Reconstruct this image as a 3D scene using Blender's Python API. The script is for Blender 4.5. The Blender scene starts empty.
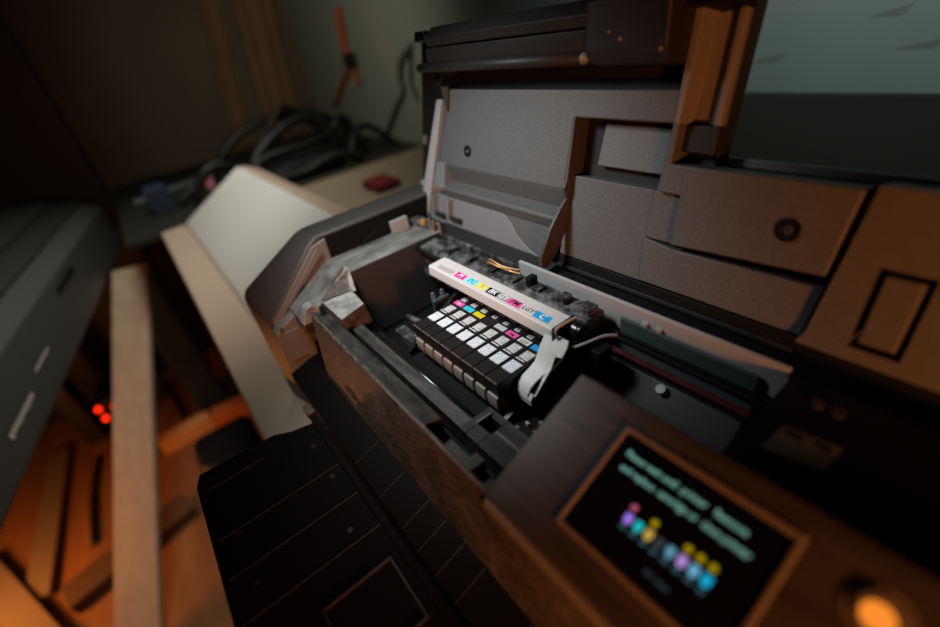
import bpy, bmesh, math, random
from mathutils import Vector, Matrix
random.seed(7)
sc = bpy.context.scene
COL = sc.collection
S = 0.001
ZF = 900.0                      # the printer's own zero height stands 900 mm above the floor

# ------------------------------------------------------------------ materials
def srgb(h):
    if isinstance(h, str):
        h = [int(h[i:i+2], 16) / 255 for i in (0, 2, 4)]
    return tuple(c / 12.92 if c <= .04045 else ((c + .055) / 1.055) ** 2.4 for c in h)

def mat(name, col, rough=.5, spec=.5, metal=0, grain=0, gscale=2500, col2=None, cscale=60, cpos=(.45, .6),
        stretch=(1, 1, 1), detail=5, emit=None, estr=0, rough2=None, coat=0, grain_stretch=None, patch=0):
    m = bpy.data.materials.new(name); m.use_nodes = True
    nt = m.node_tree; N = nt.nodes; L = nt.links
    b = N['Principled BSDF']
    b.inputs['Base Color'].default_value = (*col, 1)
    b.inputs['Roughness'].default_value = rough
    b.inputs['Specular IOR Level'].default_value = spec
    b.inputs['Metallic'].default_value = metal
    b.inputs['Coat Weight'].default_value = coat
    if emit:
        b.inputs['Emission Color'].default_value = (*emit, 1); b.inputs['Emission Strength'].default_value = estr
    tc = N.new('ShaderNodeTexCoord')
    if col2:
        mp = N.new('ShaderNodeMapping'); mp.inputs['Scale'].default_value = stretch
        L.new(tc.outputs['Object'], mp.inputs['Vector'])
        n = N.new('ShaderNodeTexNoise'); n.inputs['Scale'].default_value = cscale; n.inputs['Detail'].default_value = detail
        n.inputs['Roughness'].default_value = .65
        L.new(mp.outputs[0], n.inputs['Vector'])
        r = N.new('ShaderNodeValToRGB')
        r.color_ramp.elements[0].position = cpos[0]; r.color_ramp.elements[1].position = cpos[1]
        r.color_ramp.elements[0].color = (*col, 1); r.color_ramp.elements[1].color = (*col2, 1)
        if patch:                                   # coarse worn patches where the fine dust is thicker
            n3 = N.new('ShaderNodeTexNoise'); n3.inputs['Scale'].default_value = patch; n3.inputs['Detail'].default_value = 3
            L.new(tc.outputs['Object'], n3.inputs['Vector'])
            ml = N.new('ShaderNodeMath'); ml.operation = 'MULTIPLY_ADD'; ml.inputs[1].default_value = .5; ml.inputs[2].default_value = -.25
            ad = N.new('ShaderNodeMath'); ad.operation = 'ADD'
            L.new(n3.outputs['Fac'], ml.inputs[0]); L.new(ml.outputs[0], ad.inputs[0]); L.new(n.outputs['Fac'], ad.inputs[1])
            L.new(ad.outputs[0], r.inputs['Fac'])
        else: L.new(n.outputs['Fac'], r.inputs['Fac'])
        L.new(r.outputs['Color'], b.inputs['Base Color'])
        if rough2 is not None:
            mr = N.new('ShaderNodeMapRange'); mr.inputs['From Min'].default_value = cpos[0]; mr.inputs['From Max'].default_value = cpos[1]
            mr.inputs['To Min'].default_value = rough; mr.inputs['To Max'].default_value = rough2
            L.new(n.outputs['Fac'], mr.inputs['Value']); L.new(mr.outputs[0], b.inputs['Roughness'])
    if grain:
        mp2 = N.new('ShaderNodeMapping'); mp2.inputs['Scale'].default_value = grain_stretch or (1, 1, 1)
        L.new(tc.outputs['Object'], mp2.inputs['Vector'])
        n2 = N.new('ShaderNodeTexNoise'); n2.inputs['Scale'].default_value = gscale; n2.inputs['Detail'].default_value = 2
        L.new(mp2.outputs[0], n2.inputs['Vector'])
        bp = N.new('ShaderNodeBump'); bp.inputs['Strength'].default_value = grain; bp.inputs['Distance'].default_value = .0004
        L.new(n2.outputs['Fac'], bp.inputs['Height']); L.new(bp.outputs[0], b.inputs['Normal'])
    return m

M = dict(
    shell=mat('black_textured_plastic', (.020, .019, .018), .5, .3, grain=.35, gscale=1500),
    lidp=mat('lid_inner_plastic', (.068, .068, .066), .50, .5, grain=.4, gscale=2200, col2=(.13, .13, .127), cscale=1500, cpos=(.38, .66), detail=2),
    ribp=mat('rib_plastic', (.05, .044, .04), .45, .5),
    lidlow=mat('lid_lower_lit_plastic', (.17, .17, .172), .50, .5, grain=.4, gscale=1300),  # lid plastic lightened: stronger light low on the lid put into the colour
    liddark=mat('lid_dark_plastic', (.018, .0175, .017), .5, .35, grain=.35, gscale=1500),
    white_lip=mat('grey_lip_plastic', (.34, .335, .33), .5, .4),
    black=mat('black_matt_plastic', (.006, .006, .006), .6, .15),
    gloss=mat('black_gloss_plastic', (.010, .010, .010), .22, .5),
    dusty=mat('dusty_black_plastic', (.075, .07, .063), .7, .3, grain=.4, gscale=700, col2=(.26, .245, .225), cscale=70, cpos=(.36, .68), stretch=(1, .45, 1), detail=8),
    dusty2=mat('dusty_streaked_plastic', (.013, .012, .011), .45, .5, grain=.4, gscale=500, grain_stretch=(.45, 1, 1.6), col2=(.085, .072, .058), cscale=150, cpos=(.38, .85), stretch=(.3, 1, 1.6), detail=10, rough2=.6),
    scratched=mat('scratched_dusty_wall', (.028, .024, .020), .42, .5, grain=.3, gscale=700, grain_stretch=(.3, 1, 1.6), col2=(.26, .22, .175), cscale=520, cpos=(.34, .95), stretch=(.25, 1, 1.1), detail=12, rough2=.6, patch=28),
    dusty3=mat('dusty_mechanism', (.018, .018, .018), .6, .4, grain=.5, gscale=500, col2=(.20, .195, .185), cscale=90, cpos=(.46, .66), detail=9),
    brackettop=mat('dusty_grey_bracket', (.16, .15, .14), .6, .3, col2=(.36, .35, .32), cscale=120, cpos=(.35, .65), detail=7),
    bracket=mat('mottled_bracket_side', (.05, .038, .03), .5, .4, col2=(.14, .11, .085), cscale=200, cpos=(.4, .7), detail=7),  # mottled brown sides, darker than the bracket top
    cap=mat('lit_cap_plastic', (.065, .06, .054), .45, .5, grain=.3, gscale=1500),  # shell plastic made lighter: daylight on the cap is in the colour
    liner=mat('lit_liner_plastic', (.20, .17, .145), .42, .5),  # paler than the cap, stands in for light on its inner side
    lit_plastic=mat('lit_inner_wall', (.20, .18, .16), .42, .5),  # pale plastic for warm-lit faces, part of that light is in the colour
    brushed=mat('brushed_panel', (.066, .055, .046), .42, .4, col2=(.026, .021, .017), cscale=60, cpos=(.32, .68), stretch=(.4, 5, 5), grain=.12, gscale=300, grain_stretch=(.2, 3, 3)),
    bezel=mat('screen_bezel', (.19, .165, .14), .35, .5),
    glass=mat('dark_screen_glass', (.004, .004, .005), .12, .5),
    tray=mat('tray_black_plastic', (.006, .0052, .0045), .6, .05, grain=.25, gscale=900),
    traye=mat('tray_ridge_highlight', (.022, .017, .013), .45, .3),  # brownish highlight of the tray ridges put into the colour
    white=mat('white_plastic', (.64, .585, .56), .5, .4),
    lever=mat('off_white_lever', (.66, .64, .60), .5, .4, col2=(.50, .48, .44), cscale=90, cpos=(.5, .75)),
    tab=mat('clear_grey_tab', (.28, .24, .21), .35, .5),
    cart=mat('cartridge_black', (.013, .011, .010), .36, .5, grain=.15, gscale=900),
    carte=mat('cartridge_edge_highlight', (.16, .12, .10), .35, .5),  # warm highlight on the cartridge front edges, put into the colour
    qr=mat('white_sticker', (.80, .82, .84), .6, .3, col2=(.50, .52, .55), cscale=900, cpos=(.50, .62), detail=1),
    info=mat('grey_white_print', (.62, .60, .59), .6, .3, col2=(.30, .28, .27), cscale=700, cpos=(.52, .62), detail=1, stretch=(.4, 1.5, 1)),
    steel=mat('grey_metal_strip', (.34, .345, .345), .42, .5),
    guidep=mat('dark_guide_plastic', (.011, .011, .011), .5, .4),
    teal=mat('teal_grey_plate', (.045, .065, .065), .5, .4),
    red=mat('red_strip', (.06, .010, .008), .5, .3),
    chrome=mat('screw_metal', (.35, .35, .34), .3, .5, metal=.9),
    screw=mat('dark_screw', (.06, .06, .06), .35, .5, metal=.4),
    brass=mat('brass_wire', (.55, .32, .12), .35, .5, metal=.5),
    bronze=mat('bronze_metal', (.26, .20, .15), .4, .5, metal=.4),
    yellow=mat('amber_plastic', (.50, .26, .04), .4, .5),
    blueg=mat('blue_grey_plastic', (.035, .055, .07), .4, .5),
    sticker=mat('beige_sticker', (.24, .20, .13), .6, .3, col2=(.18, .15, .10), cscale=150, cpos=(.4, .6)),
    ink=mat('sticker_print', (.02, .02, .02), .6, .3),
    # room
    wall=mat('painted_wall', (.22, .255, .225), .9, .2, col2=(.19, .22, .195), cscale=2, cpos=(.35, .7)),
    wall_left=mat('brown_grey_wall', (.13, .11, .085), .9, .2, col2=(.10, .085, .065), cscale=2, cpos=(.35, .7)),
    floor=mat('wood_floor', (.30, .14, .055), .45, .3, col2=(.21, .09, .033), cscale=4, cpos=(.35, .65), stretch=(.4, 4, 1)),
    table=mat('pale_table_top', (.26, .21, .14), .55, .4),
    tleg=mat('table_steel', (.010, .010, .010), .5, .4),
    casing=mat('white_casing', (.78, .77, .72), .5, .4),
    rim=mat('warm_lit_beige', (.55, .42, .31), .5, .4),  # beige deepened by painting the warm floor light into it
    plank=mat('pale_plank', (.50, .40, .29), .6, .3, col2=(.44, .345, .24), cscale=6, cpos=(.4, .6), stretch=(1, 6, 6)),
    plank2=mat('grey_brown_board', (.20, .155, .11), .6, .3),
    darkboard=mat('dark_board', (.028, .027, .020), .8, .2),
    boxbrown=mat('brown_block', (.10, .06, .035), .6, .3),
    darkbox=mat('dark_carton', (.006, .007, .008), .7, .3),
    bluebox=mat('blue_bin', (.012, .028, .055), .5, .4),
    orangew=mat('orange_lit_batten', (.70, .36, .12), .4, .5),  # warm orange light painted into the wood colour
    orangew2=mat('red_lit_batten', (.62, .18, .05), .45, .4),  # red-orange light painted into the wood colour
    plotter=mat('plotter_grey', (.085, .09, .078), .5, .4),
    plotter2=mat('plotter_lid_grey', (.045, .044, .038), .5, .4),
    plotterdark=mat('plotter_dark', (.010, .011, .010), .5, .4),
    cable=mat('black_cable', (.005, .005, .005), .5, .4),
    greycable=mat('grey_cable', (.075, .075, .065), .6, .3),
    cord=mat('orange_red_cord', (.30, .06, .025), .6, .3),
    silver=mat('silver_tube', (.16, .18, .19), .35, .5, metal=.4),
    pinkp=mat('pink_plastic', (.62, .22, .30), .5, .4),
    curtain=mat('brown_cloth', (.20, .13, .08), .9, .2, col2=(.16, .10, .06), cscale=9, cpos=(.35, .65)),
    grime=mat('dull_scrap', (.16, .16, .14), .9, .2),
)
def flat(name, col, rough=.55): return mat(name, srgb(col), rough, .4)
def glow(name, col, s): return mat(name, srgb(col), .5, .2, emit=srgb(col), estr=s)

# ------------------------------------------------------------------ mesh helpers (all numbers are millimetres)
ident = lambda x, y, z: (x, y, z)
TH = math.radians(14)
_u = (0, math.sin(TH), math.cos(TH)); _n = (0, -math.cos(TH), math.sin(TH))
def LID(x, s, d):                     # lid frame: x along the printer, s up the lid from the hinge, d out of the inner face
    return (x, 115 + s*_u[1] + d*_n[1], 10 + s*_u[2] + d*_n[2])
_l = math.hypot(72, 30); _v = (0, -72/_l, -30/_l); _pn = (0, -30/_l, 72/_l)
def PAN(x, t, n):                     # sloped control panel: t down the slope, n out of it
    return (x, 17 + t*_v[1] + n*_pn[1], 30 + t*_v[2] + n*_pn[2])

class MB:
    def __init__(self, mp=ident): self.bm = bmesh.new(); self.mp = mp; self.mi = 0
    def v(self, p, mp=None): return self.bm.verts.new(Vector((mp or self.mp)(*p)))
    def f(self, vs, mi=None):
        try:
            f = self.bm.faces.new(vs); f.material_index = self.mi if mi is None else mi; return f
        except ValueError: return None
    def hull(self, bottom, top, mi=None):           # two rings of the same count, capped
        a = [self.v(p) for p in bottom]; b = [self.v(p) for p in top]; n = len(a)
        self.f(a[::-1], mi); self.f(b, mi)
        for i in range(n): self.f([a[i], a[(i+1) % n], b[(i+1) % n], b[i]], mi)
        return self
    def box(self, x0, x1, y0, y1, z0, z1, mi=None):
        return self.hull([(x0, y0, z0), (x1, y0, z0), (x1, y1, z0), (x0, y1, z0)], [(x0, y0, z1), (x1, y0, z1), (x1, y1, z1), (x0, y1, z1)], mi)
    def polyz(self, pts, z0, z1, mi=None):          # polygon in the first two coordinates
        return self.hull([(a, b, z0) for a, b in pts], [(a, b, z1) for a, b in pts], mi)
    def polyx(self, pts, x0, x1, mi=None):          # profile in the last two coordinates
        return self.hull([(x0, a, b) for a, b in pts], [(x1, a, b) for a, b in pts], mi)
    def cyl(self, p, q, r, n=20, r2=None, mi=None):
        p = Vector(p); q = Vector(q); d = (q-p).normalized()
        a = d.orthogonal().normalized(); b = d.cross(a); r2 = r if r2 is None else r2
        ring = lambda c, rr: [tuple(c + a*math.cos(t)*rr + b*math.sin(t)*rr) for t in [2*math.pi*i/n for i in range(n)]]
        return self.hull(ring(p, r), ring(q, r2), mi)
    def tube(self, pts, r, n=8, mi=None):
        pts = [Vector(p) for p in pts]
        P = []
        for i in range(len(pts)-1):                 # Catmull-Rom through the given points
            p0 = pts[max(i-1, 0)]; p1 = pts[i]; p2 = pts[i+1]; p3 = pts[min(i+2, len(pts)-1)]
            for k in range(6):
                t = k/6
                P.append(.5*((2*p1)+(p2-p0)*t+(2*p0-5*p1+4*p2-p3)*t*t+(3*p1-p0-3*p2+p3)*t**3))
        P.append(pts[-1]); rings = []; a = None
        for i, p in enumerate(P):
            d = (P[min(i+1, len(P)-1)]-P[max(i-1, 0)]).normalized()
            a = d.orthogonal().normalized() if a is None else (a - d*a.dot(d)).normalized()
            b = d.cross(a)
            rings.append([self.v(p + a*math.cos(2*math.pi*k/n)*r + b*math.sin(2*math.pi*k/n)*r) for k in range(n)])
        for A, B in zip(rings, rings[1:]):
            for k in range(n): self.f([A[k], A[(k+1) % n], B[(k+1) % n], B[k]], mi)
        self.f(rings[0][::-1], mi); self.f(rings[-1], mi)
        return self
    def sheet(self, rows, mi=None):
        g = [[self.v(p) for p in r] for r in rows]
        for A, B in zip(g, g[1:]):
            for i in range(len(A)-1): self.f([A[i], A[i+1], B[i+1], B[i]], mi)
        return self
    def ball(self, c, r, mi=None):
        n = 14; m = 8; c = Vector(c)
        rings = [[self.v(c + Vector((math.sin(a)*math.cos(t), math.sin(a)*math.sin(t), math.cos(a)))*r) for t in [2*math.pi*k/n for k in range(n)]] for a in [math.pi*j/m for j in range(1, m)]]
        t = self.v(c + Vector((0, 0, r))); bt = self.v(c - Vector((0, 0, r)))
        for k in range(n):
            self.f([t, rings[0][k], rings[0][(k+1) % n]], mi); self.f([bt, rings[-1][(k+1) % n], rings[-1][k]], mi)
        for A, B in zip(rings, rings[1:]):
            for k in range(n): self.f([A[k], B[k], B[(k+1) % n], A[(k+1) % n]], mi)
        return self

ROOTLOC = {}
def root_of(o):
    while o.parent: o = o.parent
    return o
def finish(mb, name, mats, parent=None, bevel=0, smooth=False, seg=2, solid=0):
    bm = mb.bm
    bmesh.ops.recalc_face_normals(bm, faces=bm.faces)
    if parent:
        base = ROOTLOC[root_of(parent).name]
    else:
        c = [v.co for v in bm.verts]
        base = Vector(((min(v.x for v in c)+max(v.x for v in c))/2, (min(v.y for v in c)+max(v.y for v in c))/2, min(v.z for v in c)))
    for v in bm.verts: v.co = (v.co - base)*S
    me = bpy.data.meshes.new(name); bm.to_mesh(me); bm.free()
    for m in (mats if isinstance(mats, (list, tuple)) else [mats]): me.materials.append(m)
    if smooth:
        for p in me.polygons: p.use_smooth = True
    o = bpy.data.objects.new(name, me); COL.objects.link(o)
    if parent: o.parent = parent
    else:
        o.location = (base.x*S, base.y*S, (base.z+ZF)*S); ROOTLOC[o.name] = base
    if solid:
        md = o.modifiers.new('thickness', 'SOLIDIFY'); md.thickness = solid*S
    if bevel:
        md = o.modifiers.new('bevel', 'BEVEL'); md.width = bevel*S; md.segments = seg; md.limit_method = 'ANGLE'; md.angle_limit = math.radians(35)
        md.use_clamp_overlap = True
        for p in me.polygons: p.use_smooth = True
        md.harden_normals = True
    return o
def thing(name, label, cat, loc, group=None):
    o = bpy.data.objects.new(name, None); COL.objects.link(o)
    o.location = (loc[0]*S, loc[1]*S, (loc[2]+ZF)*S); o.empty_display_size = .02
    ROOTLOC[o.name] = Vector(loc); return tag(o, label, cat, group)
def tag(o, label, cat, group=None):
    o['label'] = label; o['category'] = cat
    if group: o['group'] = group
    return o
def struct(name, mb, m):
    o = finish(mb, name, m); o['kind'] = 'structure'; return o

def text_mb(body, size, mp, x, y, z, align='CENTER', shear=0, depth=.03, bold=0):
    """lettering as a mesh: laid in the plane of the first two coordinates of mp"""
    cu = bpy.data.curves.new('lettering', 'FONT'); cu.body = body; cu.size = size; cu.align_x = align; cu.align_y = 'CENTER'
    cu.shear = shear; cu.offset = bold; cu.extrude = depth; cu.resolution_u = 2
    ob = bpy.data.objects.new('lettering', cu); COL.objects.link(ob)
    dg = bpy.context.evaluated_depsgraph_get()
    me = bpy.data.meshes.new_from_object(ob.evaluated_get(dg))
    bpy.data.objects.remove(ob); bpy.data.curves.remove(cu)
    mb = MB(); mb.bm.from_mesh(me); bpy.data.meshes.remove(me)
    for v in mb.bm.verts: v.co = Vector(mp(x+v.co.x, y+v.co.y, z+v.co.z))
    return mb

# ================================================================== THE PRINTER
PR = thing('photo_printer', 'large black inkjet photo printer with its lid raised, standing on the pale table', 'printer', (130, 30, -140))

# ---- body: the case as parts
def part(mb, name, m, bevel=.6, parent=PR, **k): return finish(mb, name, m, parent, bevel, **k)
# end cap on the left, with the sloped front shoulder
b = MB(); b.hull([(-190, y, z) for y, z in ((-90, -132), (-90, -2), (-85, 5), (-20, 39.5), (-10, 42), (134, 42), (150, 30), (150, -132))], [(-152, y, z) for y, z in ((-82, -132), (-82, -27), (-78, -21), (-19, 35), (-10, 40.5), (134, 41), (150, 30), (150, -132))])
part(b, 'end_cap', M['cap'], 3.5, seg=3)
b = MB(); b.polyx([(-78, -128), (-78, -24), (-17, 33), (-2, 37), (-6, -128)], -153, -149)
part(b, 'end_cap_liner', M['liner'], 1.2)
b = MB(); b.polyx([(-70, -22), (-70, -19), (-14, 31), (-10, 25)], -149, -146); part(b, 'liner_lip', M['liner'], .8)
b = MB(); b.polyx([(-6, -128), (-6, 38), (134, 38), (134, -128)], -152.5, -150.6); part(b, 'end_cap_shade', M['black'], .4)  # black sheet stands in for the shadow on the cap's inner side
b = MB(); b.polyx([(-83, -128), (-83, -30), (-78, -25), (-57, -15), (-52, -15), (-52, -128)], -150, -134)
part(b, 'front_cheek', M['lit_plastic'], 2)
b = MB(); b.box(-134, -132.6, -78, -62, -62, -30); o = part(b, 'cheek_cover', M['lit_plastic'], .4)
b = MB(); b.cyl((-134, -76, -25), (-132, -76, -25), 1.7); part(b, 'cheek_screw', M['chrome'], 0)
# dusty platform behind the shoulder
b = MB(); b.polyx([(-60, -24), (-60, -14), (-8, 15), (104, 15), (104, -60), (-8, -60)], -150, -103)
o = part(b, 'dusty_platform', [M['ribp'], M['dusty']], 1.2)
for p in o.data.polygons:
    if p.normal.z > .5: p.material_index = 1
b = MB(); b.polyx([(-30, 0), (-30, 6), (-6, 20), (-6, 15)], -103.2, -101.2); part(b, 'platform_lip', M['brackettop'], .3)
b = MB(); b.polyx([(30, 14), (30, 16), (60, 30), (66, 30), (66, 14)], -150, -147); part(b, 'platform_rib', M['black'], .3)
b = MB(); b.box(-146, -141, 66, 86, 15, 29); part(b, 'grey_catch', M['white_lip'], .8)
b = MB(); b.polyz([(-150, 90), (-120, 96), (-106, 104), (-150, 104)], 15, 22); part(b, 'hinge_block', M['dusty3'], 1)
b = MB(); b.box(-129, -124, 93, 98, 18, 24); part(b, 'amber_clip', M['yellow'], .8)
for x, y, h in ((-116, 97, 28), (-112, 99, 25), (-108, 96, 23), (-102, 100, 24)):
    b = MB(); b.cyl((x, y, 12), (x, y, h), 1.6, 12); part(b, 'bronze_spring', M['bronze'], .3)
# bracket block at the front of the platform
b = MB(); b.hull([(-92, -40, -12), (-50, -42, -12), (-50, -14, -12), (-88, -12, -12)], [(-91, -40, 5), (-47, -40, 5), (-56, -15, 5), (-87, -12, 5)])
BR = part(b, 'dusty_bracket', [M['bracket'], M['brackettop']], .8)
for p in BR.data.polygons:
    if p.normal.z > .9: p.material_index = 1
b = MB(); b.hull([(-92, -40, 5), (-88, -12, 5), (-112, -5, 18)], [(-94, -40, 5), (-91, -12, 5), (-115, -5, 18)]); part(b, 'bracket_web', M['bracket'], .3)
b = MB(); b.hull([(-88, -13, 5), (-84, -11.5, 5), (-105, -5, 18), (-112, -5.5, 18)], [(-87, -11, 5), (-82, -10, 5), (-104, -3, 18), (-111, -3, 18)]); part(b, 'bracket_rib', M['brackettop'], .3)
b = MB(); b.polyx([(-62, -10), (-55, 4), (-49, 6), (-44, 0), (-44, -10)], -104, -92); part(b, 'curled_catch', M['brackettop'], .8)
# front wall: dusty outer slope from the ridge down to the tray, whole width
b = MB(); b.polyx([(-54, 0), (-51, 0), (-51, -70), (-61.5, -68)], -88, 160)
part(b, 'front_wall', M['scratched'], 1)
b = MB(); b.polyx([(-85, -128), (-86.5, -75), (-61, -67), (-55, -67), (-55, -128)], -134, 445)
part(b, 'lower_front_case', M['tray'], 1)
for i, x in enumerate((20, 60, 92, 112, 132, 152, 190, 230)):
    b = MB(); b.hull([(x, -86, -75.2), (x+.7, -86, -75.2), (x+.7, -62, -67.6), (x, -62, -67.6)], [(x, -86, -74.4), (x+.7, -86, -74.4), (x+.7, -62, -66.9), (x, -62, -66.9)])
    part(b, 'case_seam', M['traye'], 0)
# ledges and rails between the wall and the cartridges
b = MB(); b.polyx([(-51, -2), (-39, -4), (-39, -22), (-51, -22)], -82, 96); part(b, 'dusty_ledge', M['dusty2'], .8)
b = MB(); b.polyx([(-51, -18), (-39, -18), (-39, -22), (-51, -22)], 96, 158); part(b, 'ledge_pocket', M['dusty2'], .4)
b = MB(); b.box(128, 136, -50, -38, -18, -9); part(b, 'pocket_tab', M['bracket'], .5)
b = MB(); b.polyx([(-33.5, -10), (-24, -9), (-23, -24), (-33.5, -24)], -78, 142); part(b, 'dusty_rail', M['dusty2'], .7)
b = MB(); b.box(-80, 158, -39, -33.5, -40, -26); part(b, 'dark_channel', M['black'], 0)
b = MB(); b.cyl((-70, -17, -24), (104, -17, -24), 3.2, 16); part(b, 'paper_roller', M['gloss'], 0, smooth=True)
b = MB(); b.polyx([(-13, -25), (-9.5, -25), (-9.5, -32), (-13, -32)], -76, 110); part(b, 'glossy_guide', M['gloss'], .4)
b = MB(); b.box(-76, 108, -23, -20.5, -30, -22); part(b, 'guide_rib', M['tray'], .3)
# pocketed plate at the right of the rails
b = MB()
for x0, x1, y0, y1 in ((106, 112, -34, -10), (124, 150, -34, -10), (112, 124, -34, -24), (112, 124, -15, -10)): b.box(x0, x1, y0, y1, -18, -9)
b.box(106, 150, -34, -10, -26, -18); part(b, 'pocket_plate', M['dusty2'], .5)
b = MB(); b.hull([(111.5, -25, -9), (113, -25, -9), (113, -14, -9), (111.5, -14, -9)], [(111.5, -25, -7), (113, -25, -7), (113, -14, -7), (111.5, -14, -7)]); part(b, 'pocket_rim', M['lit_plastic'], .2)
b = MB(); b.box(126, 147, -22, -20.5, -9, -7.5); part(b, 'plate_rib', M['lit_plastic'], .2)
# floor pan and inner walls
b = MB(); b.box(-150, 445, -54, 118, -128, -62); part(b, 'floor_pan', M['black'], 0)
b = MB(); b.polyx([(104, -62), (104, 0), (118, 4), (118, -62)], -150, 445); part(b, 'back_inner_wall', M['black'], .5)
b = MB(); b.polyx([(154, -128), (154, 34), (320, 40), (320, -128)], -153, 449); part(b, 'rear_case', M['shell'], 2)
b = MB(); b.box(-153, 449, 104, 154, -128, -62); part(b, 'rear_floor', M['black'], 0)
b = MB(); b.polyx([(-88, -128), (-88, 0), (-30, 24), (20, 32), (118, 30), (118, -128)], 445, 449); part(b, 'right_case', M['shell'], 1)
# right side of the interior: the black deck behind the panel
b = MB(); b.polyx([(22, 18), (97, 18), (97, -60), (22, -60)], 226, 445); part(b, 'side_deck', M['black'], 1)
# the guide rail assembly behind the carriage
b = MB(); b.polyx([(70, -20), (70, 8), (74, 12), (92, 12), (92, -20)], -100, 112); part(b, 'dusty_guide', M['dusty3'], 1)
for x in (-62, -30, 2, 26, 52, 80, 100):
    b = MB(); w = 5 + random.random()*9; b.box(x, x+w, 76+random.random()*4, 88, 12, 14.5+random.random()*3); part(b, 'guide_clip', M['dusty3'], .6)
b = MB(); b.cyl((-100, 68, 9), (112, 68, 9), 2.4, 14); part(b, 'guide_rod', M['gloss'], 0, smooth=True)
b = MB(); b.tube([(-6, 84, 14), (2, 80, 20), (14, 80, 20), (24, 84, 17), (34, 86, 17)], .9); part(b, 'brass_wire', M['brass'], 0, smooth=True)
b = MB(); b.tube([(-8, 86, 14), (0, 83, 21), (16, 84, 18.5), (30, 90, 17)], .7); part(b, 'brass_wire', M['brass'], 0, smooth=True)
b = MB(); b.box(46, 52, 80, 88, 12, 21); part(b, 'black_clip', M['black'], .8)
b = MB(); b.polyx([(97, -3), (99.5, -3), (99.5, 19.5), (97, 19)], 20, 224); part(b, 'encoder_strip', M['steel'], .3)
b = MB(); b.polyx([(98, 5.5), (99.6, 5.5), (101, 13), (98, 13)], -100, 20); part(b, 'strip_holder', M['dusty3'], .3)
for x0, x1 in ((139, 143), (149, 153)):
    b = MB(); b.box(x0, x1, 94.5, 97, 6, 12); part(b, 'strip_notch', M['white_lip'], .3)
b = MB(); b.polyx([(93, -22), (95.5, -22), (95.5, 9.5), (93, 9.5)], 124, 212); part(b, 'teal_plate', M['teal'], .3)
for z in (-1, -6):
    b = MB(); b.box(118, 222, 91, 93, z-1.6, z); part(b, 'plate_groove', M['black'], .2)
b = MB(); b.box(116, 215, 84, 88, -13.5, -11); part(b, 'red_belt', M['red'], .3)
b = MB(); b.polyx([(50, -46), (80, -14), (84, -15), (84, -20), (52, -52)], 104, 214); part(b, 'paper_guide', M['guidep'], .8)
b = MB(); b.cyl((168, 76, -16), (168, 74.6, -13.8), 3.0, 18); part(b, 'guide_screw', M['screw'], 0)
b = MB(); b.box(180, 190, 62, 66, -34, -28); part(b, 'guide_pin', M['gloss'], .6)
b = MB(); b.polyx([(101, 12), (116, 12.5), (116, 6), (101, 6)], 44, 445); part(b, 'hinge_beam', M['black'], .8)
b = MB(); b.polyx([(101, 12), (118, 15), (118, 4), (101, 6)], -118, 44); part(b, 'hinge_strip', M['liddark'], .6)
# rating sticker and two screw heads on the black deck
b = MB(); b.hull([(236, 42, 18.02), (258, 47, 18.02), (259, 63, 18.02), (237.5, 60, 18.02)], [(236, 42, 18.3), (258, 47, 18.3), (259, 63, 18.3), (237.5, 60, 18.3)])
o = part(b, 'rating_sticker', M['sticker'], 0)
for x0, x1, y in ((239, 246, 58), (250, 256, 59.5)):
    b = MB(); b.box(x0, x1, y-2, y+1, 18.3, 18.4); finish(b, 'sticker_print', M['ink'], o)
for x in (242, 250):
    b = MB(); b.cyl((x, 82, 18), (x, 82, 20), 3, 16); part(b, 'deck_screw', M['screw'], 0)

# ---- control panel
b = MB(PAN); b.box(157, 445, -1, 78, -5, 0); part(b, 'control_panel', M['brushed'], 1.2)
b = MB(); b.polyx([(16, 27), (16, -60), (-52, -60), (-54, -4)], 158, 161); part(b, 'panel_side', M['black'], .5)
b = MB(); b.polyx([(-56.5, -2), (-52, -2), (-52, -10), (-57.5, -8)], 158, 445); part(b, 'panel_lit_edge', M['lit_plastic'], 1.5)  # pale strip paints the highlight along the panel's front edge
b = MB(); b.polyx([(-55, -9), (-52, -9), (-52, -68), (-61.5, -68)], 160, 445); part(b, 'panel_skirt', M['scratched'], .8)
b = MB(PAN)                                      # raised frame around the display, one joined ring
def ring(mb, o, i, z0, z1):
    a = [mb.v((x, y, z0)) for x, y in o]; bq = [mb.v((x, y, z1)) for x, y in o]; c = [mb.v((x, y, z1)) for x, y in i]; d = [mb.v((x, y, z0)) for x, y in i]
    n = len(o)
    for k in range(n):
        j = (k+1) % n
        mb.f([a[k], a[j], bq[j], bq[k]]); mb.f([bq[k], bq[j], c[j], c[k]]); mb.f([c[k], c[j], d[j], d[k]]); mb.f([d[k], d[j], a[j], a[k]])
ring(b, [(193.4, 10), (267, 10), (267, 64), (193.4, 64)], [(195.6, 12.8), (264.6, 12.8), (264.6, 61.4), (195.6, 61.4)], 0, 1.6)
part(b, 'screen_bezel', M['bezel'], .7)
b = MB(PAN); b.box(195.6, 264.6, 12.8, 61.4, 0, .35); SCR = part(b, 'screen', M['glass'], 0)
flipP = lambda x, y, z: PAN(x, -y, z)
for body, x, t in (('Please wait until  printer   Remove', 200.5, 20.8), ('and replace  cartridge or  close printer', 202, 27.2)):
    mb = text_mb(body, 4.2, lambda X, Y, Z: PAN(x + (X-x)*(.88 if t < 24 else .825), -Y, Z), x, -t, .45, 'LEFT', bold=.04)
    finish(mb, 'screen_message', glow('screen_text_glow', '7fd8d4', .45) if t < 24 else bpy.data.materials['screen_text_glow'], SCR)
icons = ['8a6fe6', '19b3b8', 'a89a4a', '3a5560', '4f8fae', '9a86d8', '5aa6d0', '12a2d6']
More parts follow.
